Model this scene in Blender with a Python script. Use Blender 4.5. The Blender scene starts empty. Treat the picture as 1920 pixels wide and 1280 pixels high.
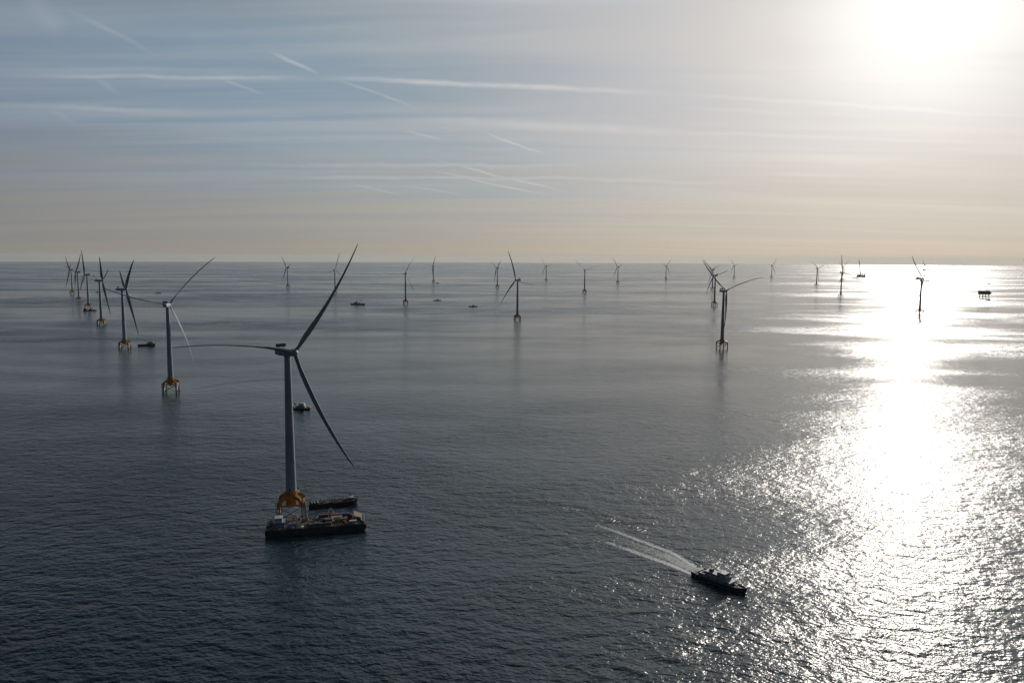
import bpy, math, random
from mathutils import Vector, Matrix
random.seed(7)
sc = bpy.context.scene
col = sc.collection
RE = 7.4e6                                  # earth radius with refraction
def zs(x, y): return -(x*x + y*y) / 2 / RE   # height of the sea at x, y

# ------------------------------------------------------------------ camera
F_ = Vector((0, 0.99389745, -0.11030805)); X_ = Vector((0.99999103, 0.00046718, 0.00420939)); U_ = Vector((-0.00423524, 0.11030706, 0.99388853))
cd = bpy.data.cameras.new('camera'); cam = bpy.data.objects.new('camera', cd); col.objects.link(cam)
cd.sensor_width = 36; cd.lens = 26.625; cd.clip_start = 1; cd.clip_end = 200000
cam.matrix_world = Matrix(((X_.x, U_.x, -F_.x, 0), (X_.y, U_.y, -F_.y, 0), (X_.z, U_.z, -F_.z, 174.27), (0, 0, 0, 1)))
sc.camera = cam
SUN_AZ, SUN_EL = math.radians(28.0), math.radians(16.3)     # azimuth clockwise from +Y
SD = Vector((math.sin(SUN_AZ)*math.cos(SUN_EL), math.cos(SUN_AZ)*math.cos(SUN_EL), math.sin(SUN_EL)))
def pix(x, y):                               # direction of a sky point at infinity
    d = F_ + X_*(x-960)/1420 - U_*(y-640)/1420
    return d.normalized()

# ------------------------------------------------------------------ node helper
class NT:
    def __init__(s, tree): s.t = tree; s.n = tree.nodes; s.l = tree.links
    def new(s, typ, **kw):
        n = s.n.new(typ)
        for k, v in kw.items(): setattr(n, k, v)
        return n
    def put(s, sock, v):
        if isinstance(v, bpy.types.NodeSocket): s.l.new(v, sock)
        elif v is not None: sock.default_value = v
    def m(s, op, a, b=None, c=None, clamp=False):
        n = s.new('ShaderNodeMath', operation=op, use_clamp=clamp)
        for i, v in enumerate((a, b, c)): s.put(n.inputs[i], v)
        return n.outputs[0]
    def v(s, op, a, b=None, scale=None):
        n = s.new('ShaderNodeVectorMath', operation=op)
        s.put(n.inputs[0], a); s.put(n.inputs[1], b)
        if scale is not None: s.put(n.inputs[3], scale)
        return n.outputs[1] if op in ('DOT_PRODUCT', 'LENGTH') else n.outputs[0]
    def rng(s, x, a, b, c=0., d=1., smooth=True):
        n = s.new('ShaderNodeMapRange', interpolation_type='SMOOTHSTEP' if smooth else 'LINEAR')
        for i, v in enumerate((x, a, b, c, d)): s.put(n.inputs[i], v)
        return n.outputs[0]
    def noise(s, vec, scale, detail=2., rough=.5, dist=0., typ='FBM'):
        n = s.new('ShaderNodeTexNoise'); n.noise_dimensions = '3D'
        s.put(n.inputs['Vector'], vec); s.put(n.inputs['Scale'], scale); s.put(n.inputs['Detail'], detail)
        s.put(n.inputs['Roughness'], rough); s.put(n.inputs['Distortion'], dist)
        return n.outputs[0], n.outputs[1]
    def mixc(s, f, a, b, typ='MIX'):
        n = s.new('ShaderNodeMix', data_type='RGBA', blend_type=typ)
        s.put(n.inputs[0], f); s.put(n.inputs[6], a); s.put(n.inputs[7], b)
        return n.outputs[2]
    def ramp(s, f, stops, interp='B_SPLINE'):
        n = s.new('ShaderNodeValToRGB'); n.color_ramp.interpolation = interp
        el = n.color_ramp.elements
        while len(el) < len(stops): el.new(.5)
        for e, (p, c) in zip(el, stops): e.position = p; e.color = (*c, 1)
        s.put(n.inputs[0], f); return n.outputs[0]
    def mapv(s, vec, loc=(0,0,0), rot=(0,0,0), sca=(1,1,1)):
        n = s.new('ShaderNodeMapping'); s.put(n.inputs[0], vec)
        n.inputs[1].default_value = loc; n.inputs[2].default_value = rot; n.inputs[3].default_value = sca
        return n.outputs[0]
    def xyz(s, vec):
        n = s.new('ShaderNodeSeparateXYZ'); s.put(n.inputs[0], vec); return n.outputs
    def comb(s, x, y, z):
        n = s.new('ShaderNodeCombineXYZ')
        for i, v in enumerate((x, y, z)): s.put(n.inputs[i], v)
        return n.outputs[0]

# ------------------------------------------------------------------ world: Nishita sky, haze layer, cirrus and contrails
w = bpy.data.worlds.new('World'); sc.world = w; w.use_nodes = True
W = NT(w.node_tree); W.n.clear()
SKY_K = 0.05
sky = W.new('ShaderNodeTexSky', sky_type='NISHITA'); sky.sun_disc = False
sky.sun_elevation = SUN_EL; sky.sun_rotation = SUN_AZ; sky.air_density = 1.0; sky.dust_density = 1.0; sky.ozone_density = 1.5; sky.altitude = 170
D = W.v('NORMALIZE', W.new('ShaderNodeTexCoord').outputs['Generated'])
dx, dy, dz = W.xyz(D)
cosg = W.v('DOT_PRODUCT', D, tuple(SD))
gam = W.m('DIVIDE', W.m('ARCCOSINE', W.m('MINIMUM', cosg, .999999)), math.pi/2)      # 0 at the sun .. 1 at 90 degrees
def g(deg): return deg/90
upper = W.ramp(gam, [(0, (1.3,1.3,1.28)), (g(3), (1.06,1.05,1.04)), (g(6), (.88,.87,.855)), (g(9), (.74,.72,.705)), (g(13), (.63,.615,.61)), (g(18), (.55,.55,.565)), (g(24), (.455,.475,.505)), (g(32), (.33,.39,.44)),
                     (g(45), (.238,.32,.40)), (g(62), (.175,.245,.335)), (1, (.075,.11,.165))], 'LINEAR')
lower = W.ramp(gam, [(0, (1.1,1.05,.98)), (g(9), (.72,.66,.57)), (g(17), (.585,.53,.445)), (g(28), (.49,.44,.37)), (g(38), (.40,.365,.315)), (g(48), (.33,.305,.27)),
                     (g(64), (.25,.24,.225)), (1, (.10,.105,.115))], 'LINEAR')
veil = W.ramp(gam, [(0, (1.3,1.27,1.22)), (g(4), (1.0,.98,.95)), (g(9), (.74,.705,.68)), (g(17), (.60,.57,.55)), (g(28), (.555,.54,.52)), (g(38), (.465,.485,.49)), (g(48), (.39,.425,.45)),
                    (g(64), (.30,.33,.37)), (1, (.2,.22,.26))], 'LINEAR')
# cloud-plane coordinates (flat layer overhead, slightly lifted so that it does not blow up at the horizon)
zz = W.m('ADD', W.m('MAXIMUM', dz, 0.0), .05)
P = W.comb(W.m('DIVIDE', dx, zz), W.m('DIVIDE', dy, zz), 0.)
hz_n, _ = W.noise(W.mapv(P, sca=(.20, 1.1, 1), rot=(0, 0, .06)), 1.0, 5, .58, .6)
low = W.rng(W.m('ADD', W.m('SUBTRACT', dz, W.m('MULTIPLY', W.rng(dx, -.22, -.60), .022)), W.m('MULTIPLY', W.m('SUBTRACT', hz_n, .5), -.17)), .155, .02)
low = W.m('MULTIPLY', low, 1.0)
fib, _ = W.noise(W.mapv(P, sca=(.16, 1.5, 1), rot=(0, 0, .05)), 1.0, 5, .58, .5)
fib2, _ = W.noise(W.mapv(P, sca=(.5, .8, 1), rot=(0, 0, -.5)), .8, 4, .6, .8)
cir = W.m('ADD', W.m('MULTIPLY', W.rng(fib, .38, .66), .72), W.m('MULTIPLY', W.rng(fib2, .42, .75), .38))
cir = W.m('MULTIPLY', cir, W.rng(dz, .02, .12))
# contrails: arcs of great circles (a, b are directions in the sky)
wob_f, wob = W.noise(D, 16., 4, .6)
brk, _ = W.noise(W.mapv(D, sca=(1,1,3)), 18., 5, .65)
Dw = W.v('ADD', D, W.v('SCALE', W.v('SUBTRACT', wob, (.5,.5,.5)), scale=.008))
trail = None
TR = [((-60,141),(640,147),3.6,.75),((520,141),(1330,180),4.5,.8),((1180,172),(2100,230),3.2,.45),((-60,131),(560,134),6,.28),
      ((-60,197),(400,212),4.5,.5),((500,95),(606,141),3.2,.75),((606,141),(800,208),2.2,.32),((110,10),(310,112),3.6,.32),
      ((40,-25),(124,72),15,.25),((395,140),(505,180),2.4,.35),((700,219),(1450,258),8,.5),((1000,240),(2000,272),3.5,.45),
      ((895,245),(1035,293),1.8,.55),((790,294),(1075,364),1.9,.62),((790,315),(1040,370),1.8,.55),((240,308),(1250,312),4,.35),
      ((400,331),(1330,336),3,.45),((1000,334),(1480,348),3.2,.45),((1240,202),(1700,222),4,.3),((1430,325),(1600,330),2.8,.4),
      ((1500,303),(1750,320),3,.3),((640,340),(770,370),1.8,.3),((730,345),(900,370),1.8,.3),((60,186),(150,240),4,.22),
      ((750,242),(840,266),2.2,.35),((170,140),(230,180),5,.22),((1250,145),(1500,150),5,.2)]
for a, b, wd, st in TR:
    A, B = pix(*a), pix(*b)
    n = A.cross(B).normalized(); mid = (A+B).normalized(); t = (B-A).normalized(); hl = (B-A).length/2; wd = wd*1.6/1420
    across = W.rng(W.m('ABSOLUTE', W.v('DOT_PRODUCT', Dw, tuple(n))), wd, 0.)
    along = W.rng(W.m('ABSOLUTE', W.v('DOT_PRODUCT', D, tuple(t))), hl, hl*.25)
    front = W.m('GREATER_THAN', W.v('DOT_PRODUCT', D, tuple(mid)), 0.)
    q = W.m('MULTIPLY', W.m('MULTIPLY', across, along), W.m('MULTIPLY', front, st))
    trail = q if trail is None else W.m('MAXIMUM', trail, q)
trail = W.m('MULTIPLY', trail, W.rng(brk, .3, .65, .62, 1.05))
skc = W.mixc(1., sky.outputs[0], (SKY_K,)*3 + (1,), 'MULTIPLY')
c = W.mixc(.88, skc, upper)
c = W.mixc(W.m('MULTIPLY', cir, .72), c, veil)
c = W.mixc(W.m('MULTIPLY', low, .85), c, lower)
warm = W.mixc(W.rng(dz, .035, .0), (1, 1, 1, 1), (1.05, .985, .89, 1))
c = W.mixc(1., c, warm, 'MULTIPLY')
str_, _ = W.noise(W.mapv(P, sca=(.13, .9, 1), rot=(0, 0, .10), loc=(5, 3, 0)), 1.0, 4, .55, .9)
c = W.mixc(1., c, W.mixc(W.rng(str_, .35, .65), (.955, .965, .985, 1), (1.03, 1.02, 1.01, 1)), 'MULTIPLY')
dk_far = W.ramp(dz, [(0, (1,1,1)), (.25, (1,1,1)), (.35, (.33,.38,.44)), (.55, (.2,.24,.28)), (1, (.2,.24,.28))], 'LINEAR')  # high sky away from the sun dimmed to darken the sea reflections
lift_near = W.ramp(dz, [(0, (1,1,1)), (.30, (1,1,1)), (.36, (1.6,1.82,1.95)), (.55, (1.1,1.27,1.38)), (.8, (.5,.58,.66)), (1, (.4,.46,.52))], 'LINEAR')  # brighter, bluer sky band above the frame, added to lift sea reflections near sun
c = W.mixc(1., c, W.mixc(W.rng(gam, .28, .66), lift_near, dk_far), 'MULTIPLY')
c = W.mixc(W.m('MULTIPLY', trail, W.rng(low, .95, .0, .7, .8)), c, W.mixc(1., veil, (1.22, 1.22, 1.22, 1), 'MULTIPLY'))
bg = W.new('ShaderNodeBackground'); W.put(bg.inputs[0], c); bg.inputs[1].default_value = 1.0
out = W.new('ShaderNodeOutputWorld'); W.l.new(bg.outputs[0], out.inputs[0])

# ------------------------------------------------------------------ sun
sl = bpy.data.lights.new('sun', 'SUN'); sl.energy = 3.3; sl.angle = math.radians(.5); sl.color = (1, .93, .84)
so = bpy.data.objects.new('sun', sl); col.objects.link(so)
so.rotation_euler = SD.to_track_quat('Z', 'Y').to_euler()

sc.view_settings.view_transform = 'Standard'; sc.view_settings.look = 'None'
sc.view_settings.exposure = 0.0; sc.view_settings.gamma = 1.0; sc.view_settings.use_curve_mapping = False
sc.cycles.use_denoising = True
sc.cycles.denoiser = 'OPENIMAGEDENOISE'; sc.cycles.denoising_prefilter = 'ACCURATE'; sc.cycles.denoising_input_passes = 'RGB_ALBEDO_NORMAL'
sc.cycles.use_adaptive_sampling = False
sc.cycles.max_bounces = 6; sc.cycles.volume_bounces = 1
sc.cycles.sample_clamp_direct = 3.3; sc.cycles.sample_clamp_indirect = 3.0

# ------------------------------------------------------------------ object helpers
def tag(o, label=None, cat=None, group=None, kind=None):
    if label: o['label'] = label
    if cat: o['category'] = cat
    if group: o['group'] = group
    if kind: o['kind'] = kind
    return o
def empty(name, loc, rz=0.):
    o = bpy.data.objects.new(name, None); col.objects.link(o); o.location = loc; o.rotation_euler = (0, 0, rz); o.empty_display_size = 1
    return o
class MB:
    def __init__(s): s.v = []; s.f = []
    def add(s, vs, fs):
        k = len(s.v); s.v += [tuple(p) for p in vs]; s.f += [tuple(i+k for i in f) for f in fs]; return s
    def box(s, c, d, rz=0., top=1., pitch=0.):
        hx, hy, hz = d[0]/2, d[1]/2, d[2]/2
        R = Matrix.Rotation(rz, 3, 'Z') @ Matrix.Rotation(pitch, 3, 'Y')
        b = min(hx, hy, hz)*.12
        vs = []
        for z, k in ((-hz, 1), (hz-b, top), (hz, top)):
            e = b if z == hz else 0
            for sx, sy in ((-1,-1),(1,-1),(1,1),(-1,1)):
                vs.append(Vector(c) + R @ Vector((sx*(hx*k-e), sy*(hy*k-e), z)))
        fs = [(3,2,1,0), (8,9,10,11)]
        for r in (0, 4):
            for i in range(4): fs.append((r+i, r+(i+1)%4, r+4+(i+1)%4, r+4+i))
        return s.add(vs, fs)
    def loft(s, secs, closed=True):
        n = len(secs[0]); vs = [p for q in secs for p in q]; fs = []
        for k in range(len(secs)-1):
            for i in range(n): fs.append((k*n+i, k*n+(i+1)%n, (k+1)*n+(i+1)%n, (k+1)*n+i))
        if closed: fs += [tuple(range(n-1, -1, -1)), tuple(range((len(secs)-1)*n, len(secs)*n))]
        return s.add(vs, fs)
    def path(s, pts, rad, n=10):
        pts = [Vector(p) for p in pts]
        if not hasattr(rad, '__len__'): rad = [rad]*len(pts)
        secs = []; up = None
        for i, p in enumerate(pts):
            d = (pts[min(i+1, len(pts)-1)] - pts[max(i-1, 0)]).normalized()
            if up is None: up = Vector((0,0,1)) if abs(d.z) < .9 else Vector((1,0,0))
            a = d.cross(up).normalized(); b = a.cross(d).normalized(); up = b
            secs.append([p + (a*math.cos(t) + b*math.sin(t))*rad[i] for t in (2*math.pi*j/n for j in range(n))])
        return s.loft(secs)
    def tube(s, a, b, r, r2=None, n=10): return s.path([a, b], [r, r if r2 is None else r2], n)
    def build(s, name, mat, parent=None, smooth=False, loc=None):
        me = bpy.data.meshes.new(name); me.from_pydata(s.v, [], s.f); me.update()
        me.materials.append(mat)
        if smooth: me.shade_smooth(); 
        o = bpy.data.objects.new(name, me); col.objects.link(o)
        if parent: o.parent = parent
        if loc: o.location = loc
        if smooth:
            try: me.set_sharp_from_angle(angle=math.radians(40))
            except Exception: pass
        return o
def kids(o): return [c for c in bpy.data.objects if c.parent == o]
def copy_tree(o, parent=None):
    c_ = o.copy(); col.objects.link(c_); c_.parent = parent
    for k in kids(o): copy_tree(k, c_)
    return c_

# ------------------------------------------------------------------ materials
def paint(name, rgb, rough=.5, dirt=(.06,.05,.045), amt=.35, scale=.35, metal=0., spec=.4):
    m = bpy.data.materials.new(name); m.use_nodes = True; T = NT(m.node_tree); b = T.n['Principled BSDF']
    tc = T.new('ShaderNodeTexCoord').outputs['Object']
    n1, _ = T.noise(T.mapv(tc, sca=(1, 1, .35)), scale, 5, .6, .3)
    n2, _ = T.noise(tc, scale*6, 3, .6)
    f = T.m('MULTIPLY', T.rng(T.m('ADD', n1, T.m('MULTIPLY', n2, .25)), .55, .85), amt)
    T.put(b.inputs['Base Color'], T.mixc(f, (*rgb, 1), (*dirt, 1)))
    T.put(b.inputs['Roughness'], T.m('ADD', rough-.08, T.m('MULTIPLY', n2, .16)))
    b.inputs['Metallic'].default_value = metal; b.inputs['Specular IOR Level'].default_value = spec
    bp = T.new('ShaderNodeBump'); bp.inputs['Strength'].default_value = .15; T.put(bp.inputs['Height'], n2); T.l.new(bp.outputs[0], b.inputs['Normal'])
    return m
M = dict(
 tower=paint('tower_paint', (.24,.265,.30), .5, (.09,.09,.095), .55, .12),
 blade=paint('blade_paint', (.17,.19,.22), .65, (.10,.10,.10), .35, .12, spec=.25),
 dark=paint('dark_steel', (.03,.033,.038), .55),
 yellow=paint('yellow_steel', (.40,.155,.012), .5, (.12,.045,.015), .6, .25),
 leg=paint('leg_steel', (.24,.105,.02), .6, (.05,.035,.02), .9, .3),
 brace=paint('brace_steel', (.66,.62,.54), .5, (.15,.1,.06), .7, .3),
 hull=paint('black_hull', (.012,.014,.017), .5, (.05,.022,.014), .35, .2),
 green=paint('green_hull', (.016,.045,.05), .4, (.05,.03,.02), .4, .2),
 bluehull=paint('blue_hull', (.02,.04,.09), .45, (.08,.035,.02), .4, .2),
 deck=paint('deck_steel', (.07,.05,.042), .75, (.16,.07,.04), .8, .15),
 reddeck=paint('red_deck', (.20,.055,.035), .7, (.07,.04,.03), .6, .2),
 greendeck=paint('green_deck', (.05,.12,.09), .7, (.09,.06,.04), .5, .2),
 shipgrey=paint('ship_pale_grey', (.33,.34,.36), .45, (.14,.11,.09), .6, .5),
 white=paint('ship_white', (.45,.46,.46), .45, (.25,.17,.1), .45, .3),
 grey=paint('ship_grey', (.28,.30,.32), .5, (.12,.08,.05), .5, .3),
 blue=paint('blue_paint', (.035,.065,.16), .5, (.06,.05,.05), .4, .4),
 palegrey=paint('pale_blue_paint', (.20,.25,.34), .5, (.12,.1,.08), .4, .5),
 red=paint('red_paint', (.20,.03,.028), .5, (.07,.04,.035), .6, .4),
 tan=paint('rusty_tan', (.17,.115,.08), .75, (.1,.05,.03), .8, .3),
 glass=paint('dark_glass', (.015,.02,.025), .12, (.02,.02,.02), .2, 1., spec=.8),
 orange=paint('orange_paint', (.55,.12,.02), .5, (.1,.05,.03), .4, .4),
)

lm = M['leg']; T = NT(lm.node_tree); b = T.n['Principled BSDF']; old = b.inputs['Base Color'].links[0].from_socket
oz = T.new('ShaderNodeTexCoord').outputs['Object']; wn, _ = T.noise(oz, 1.2, 3, .6)
T.put(b.inputs['Base Color'], T.mixc(T.rng(T.m('ADD', T.xyz(oz)[2], T.m('MULTIPLY', wn, 1.6)), 4.6, 3.4), old, (.018, .022, .014, 1)))
# ------------------------------------------------------------------ the sea
def sea_material(name, foam=False):
    m = bpy.data.materials.new(name); m.use_nodes = True; T = NT(m.node_tree); b = T.n['Principled BSDF']
    geo = T.new('ShaderNodeNewGeometry'); pos = geo.outputs['Position']
    hg = bpy.data.node_groups.get('wave_height')
    if hg is None:
        hg = bpy.data.node_groups.new('wave_height', 'ShaderNodeTree')
        hg.interface.new_socket('P', in_out='INPUT', socket_type='NodeSocketVector')
        hg.interface.new_socket('H', in_out='OUTPUT', socket_type='NodeSocketFloat')
        G = NT(hg); gi = G.new('NodeGroupInput'); go = G.new('NodeGroupOutput'); p = gi.outputs[0]
        a, _ = G.noise(G.mapv(p, rot=(0,0,.22), sca=(.6,1,1)), 1/11., 1.0, .5, .35)      # wind sea
        b1, _ = G.noise(G.mapv(p, loc=(31,7,0), rot=(0,0,-.30), sca=(.65,1,1)), 1/4.2, 1.5, .55, .4)
        c1, _ = G.noise(G.mapv(p, loc=(3,77,0), rot=(0,0,.45), sca=(.75,1,1)), 1/1.7, 2.0, .6, .3)
        h = G.m('ADD', G.m('MULTIPLY', a, 1.30), G.m('ADD', G.m('MULTIPLY', b1, .85), G.m('MULTIPLY', c1, .46)))
        G.put(go.inputs[0], h)
    def H(p):
        n = T.new('ShaderNodeGroup'); n.node_tree = hg; T.put(n.inputs[0], p); return n.outputs[0]
    e = .22
    h0 = H(pos); hx = H(T.v('ADD', pos, (e,0,0))); hy = H(T.v('ADD', pos, (0,e,0)))
    # wind streaks and slicks: long patches where the ripples are weaker or stronger
    s1, _ = T.noise(T.mapv(pos, rot=(0,0,-.12), sca=(.28,1,1)), 1/420., 3, .55, .6)
    s2, _ = T.noise(T.mapv(pos, rot=(0,0,.2), sca=(.5,1,1)), 1/90., 3, .55, .4)
    amp = T.m('MULTIPLY', T.rng(s1, .36, .62, .52, 1.22), T.rng(s2, .3, .7, .74, 1.26))
    px, py, pz = T.xyz(pos)
    far = T.m('ADD', py, T.m('MULTIPLY', T.m('SUBTRACT', s1, .5), 900.))
    band = T.m('MULTIPLY', T.rng(far, 830, 1000), T.rng(far, 1650, 1350))
    amp = T.m('MULTIPLY', amp, T.m('SUBTRACT', 1.08, T.m('MULTIPLY', band, .36)))
    k = T.m('MULTIPLY', amp, -SLOPE/e)
    sx = T.m('MULTIPLY', T.m('SUBTRACT', hx, h0), k); sy = T.m('MULTIPLY', T.m('SUBTRACT', hy, h0), k)
    N = T.v('NORMALIZE', T.v('ADD', geo.outputs['Normal'], T.comb(sx, sy, 0.)))
    T.put(b.inputs['Normal'], N)
    b.inputs['IOR'].default_value = 1.333; b.inputs['Specular IOR Level'].default_value = .62
    T.put(b.inputs['Roughness'], T.m('MULTIPLY', amp, SEA_ROUGH))
    t1, _ = T.noise(pos, 1/260., 4, .55, .4)
    T.put(b.inputs['Base Color'], T.mixc(T.rng(t1, .35, .65), (.0015,.012,.022,1), (.002,.0155,.0225,1)))
    return m, T, b, pos, h0
SLOPE = 1.08; SEA_ROUGH = .195
SEA, *_ = sea_material('sea_water')
radii = [0, 40]; 
while radii[-1] < 62000: radii.append(radii[-1]*1.09)
NA = 360; vs = [(0, 0, 0)]; fs = []
for r in radii[1:]:
    for i in range(NA):
        a = 2*math.pi*i/NA; x, y = r*math.cos(a), r*math.sin(a); vs.append((x, y, zs(x, y)))
for i in range(NA): fs.append((0, 1+i, 1+(i+1)%NA))
for k in range(len(radii)-2):
    for i in range(NA):
        a, b_ = 1+k*NA+i, 1+k*NA+(i+1)%NA; fs.append((a, a+NA, b_+NA, b_))
mb = MB(); mb.v = vs; mb.f = fs
sea = mb.build('sea', SEA); sea.data.shade_smooth(); tag(sea, 'dark rippled grey-blue sea reaching the horizon', kind='structure')

# ------------------------------------------------------------------ wind turbine
HH = 112.
def make_foundation(root):
    f = []
    S = 7.6
    A = math.radians(12)
    def rot(x, y): return (x*math.cos(A)-y*math.sin(A), x*math.sin(A)+y*math.cos(A))
    legs = [rot(sx*S, sy*S) for sx, sy in ((-1,-1),(1,-1),(1,1),(-1,1))]
    tp = MB()
    tp.path([(0,0,8.2),(0,0,9.0),(0,0,16.5),(0,0,18.2)], [2.2,3.9,3.9,3.75], 28)
    for lx, ly in legs:
        r = math.hypot(lx, ly); ux, uy = lx/r, ly/r
        # curved box arm from the column to the leg head
        secs = []
        for k in range(9):
            t = k/8; rr = 2.6 + (r-2.6)*math.sin(t*math.pi/2); zc = 14.6 - 4.6*(1-math.cos(t*math.pi/2)) ; hh = 2.5 - .9*t
            c_ = Vector((ux*rr, uy*rr, zc)); sd = Vector((-uy, ux, 0))*1.0
            n_ = Vector((ux*math.sin(t*1.2), uy*math.sin(t*1.2), math.cos(t*1.2)))*hh
            secs.append([c_+sd+n_*.55, c_-sd+n_*.55, c_-sd-n_*.55, c_+sd-n_*.55])
        tp.loft(secs)
    for i in range(4):                                     # girders between leg heads
        a, b_ = legs[i], legs[(i+1)%4]
        tp.tube((a[0],a[1],10.2), (b_[0],b_[1],10.2), .62, n=10)
    tp.build('transition_piece', M['yellow'], root, True)
    for lx, ly in legs:
        l = MB(); l.path([(lx*1.05,ly*1.05,-4),(lx*1.02,ly*1.02,5),(lx,ly,9.6),(lx,ly,11.6),(lx,ly,12.0)], [.95,.95,1.15,1.15,.8], 16)
        for z in (1.5, 6.2): l.tube((lx*1.03,ly*1.03,z-.25),(lx*1.03,ly*1.03,z+.25),1.2,n=16)
        l.build('foundation_leg', M['leg'], root, True)
    br = MB()
    for i in range(4):
        a, b_ = legs[i], legs[(i+1)%4]
        br.tube((a[0],a[1],9.4),(b_[0],b_[1],.6), .42, n=8); br.tube((b_[0],b_[1],9.4),(a[0],a[1],.6), .42, n=8)
    br.build('bracing', M['brace'], root, True)
    # work platform with railing around the foot of the tower
    pf = MB(); R = 5.2; pf.path([(0,0,17.1),(0,0,17.35)], R, 28); pfo = pf.build('work_platform', M['leg'], root)
    rl = MB()
    for k in range(20):
        a, b_ = 2*math.pi*k/20, 2*math.pi*(k+1)/20
        p, q = (R*.98*math.cos(a), R*.98*math.sin(a)), (R*.98*math.cos(b_), R*.98*math.sin(b_))
        rl.tube((*p,17.3),(*p,18.5),.06,n=5)
        for z in (17.9, 18.5): rl.tube((*p,z),(*q,z),.05,n=5)
    rl.build('railing', M['yellow'], pfo)
    ld = MB(); lx, ly = legs[0]; lx *= 1.17; ly *= 1.17
    for s in (-.5, .5): ld.tube((lx+s,ly,-1),(lx+s,ly,13.5),.16,n=6)
    for k in range(24): ld.tube((lx-.5,ly,.2+k*.56),(lx+.5,ly,.2+k*.56),.06,n=5)
    ld.build('boat_landing', M['yellow'], root)

def airfoil(ch, th, n=14):                      # chord along +x (nose) .. -x (tail)
    pts = []
    for k in range(n):
        a = 2*math.pi*k/n; x = math.cos(a); y = math.sin(a)*(1+.55*x)/1.35
        pts.append((x*ch/2, y*th/2))
    return pts
PITCH = -.2
def blade_mesh():
    L = 86.4; mb = MB(); secs = []
    prof = [(0,2.9,2.9,0),(.02,2.9,2.9,0),(.06,3.1,2.6,.1),(.12,4.6,1.8,.3),(.18,5.5,1.5,.3),(.26,5.4,1.6,.25),(.36,4.8,1.6,.2),(.48,4.1,1.5,.12),
            (.6,3.4,1.35,.06),(.72,2.8,1.15,0),(.84,2.2,.95,-.03),(.93,1.6,.72,-.05),(.98,1.1,.5,-.06),(1,.4,.15,-.06)]
    for t, ch, th, tw in prof:
        tw += PITCH
        bul = 3.1*4*t*(1-t)*min(1, t/.05 if t < .05 else 1)
        cx = -ch*.12 if t > .08 else 0
        secs.append([Vector(((x+cx)*math.cos(tw)-y*math.sin(tw), (x+cx)*math.sin(tw)+y*math.cos(tw)+bul, t*L)) for x, y in airfoil(ch, th)])
    mb.loft(secs); o = mb.build('blade', M['blade'], None, True); me = o.data; bpy.data.objects.remove(o); return me
BLADE = blade_mesh()

PROTO = None
def nacelle_parts(root, yaw):
    # nacelle, built along +x (rotor side), tower axis at the origin
    E = empty('tmp', (0,0,0)); Rz = Matrix.Rotation(yaw, 4, 'Z')
    nb = MB(); secs = []
    for x, hw, z0, z1 in ((-10.5,1.7,-1.3,1.5),(-10.1,2.3,-1.9,2.0),(-6,2.6,-2.3,2.35),(1,2.7,-2.4,2.45),(3.8,2.4,-2.2,2.3),(4.6,1.9,-1.7,1.9)):
        r = .55; q = []
        for cy, cz, a0 in ((hw-r, z1-r, 0), (-hw+r, z1-r, 90), (-hw+r, z0+r, 180), (hw-r, z0+r, 270)):
            for da in (0, 45, 90):
                a = math.radians(a0+da); q.append(Vector((x, cy+r*math.cos(a), cz+r*math.sin(a))))
        secs.append(q)
    nb.loft(secs); nb.path([(0,0,-3.4),(0,0,-2.2)], [2.05,2.2], 24)
    n = nb.build('nacelle', M['tower'], root, True, (0,0,HH-.4))
    cb = MB(); cb.box((-6.6,0,4.35),(2.4,6.2,2.1)); 
    for s in (-1,1):
        for x in (-7.4,-5.8): cb.tube((x,s*1.8,2.0),(x,s*1.8,3.4),.14,n=6)
    cb.build('cooler', M['dark'], n)
    vb = MB(); vb.tube((-9.2,.8,2),(-9.2,.8,4.6),.07,n=6); vb.tube((-9.2,.2,4.3),(-9.2,1.4,4.3),.05,n=5); vb.build('wind_sensor', M['dark'], n)
    hb = MB(); hb.path([(4.3,0,.05),(4.8,0,.1),(6.2,0,.25),(7.6,0,.3),(8.8,0,.4),(9.6,0,.45),(9.9,0,.48)], [1.7,2.2,2.45,2.4,1.9,1.1,.2], 24)
    h = hb.build('hub', M['tower'], root, True, (0,0,HH-.4))
    bpy.data.objects.remove(E)
    return n, h

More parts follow.
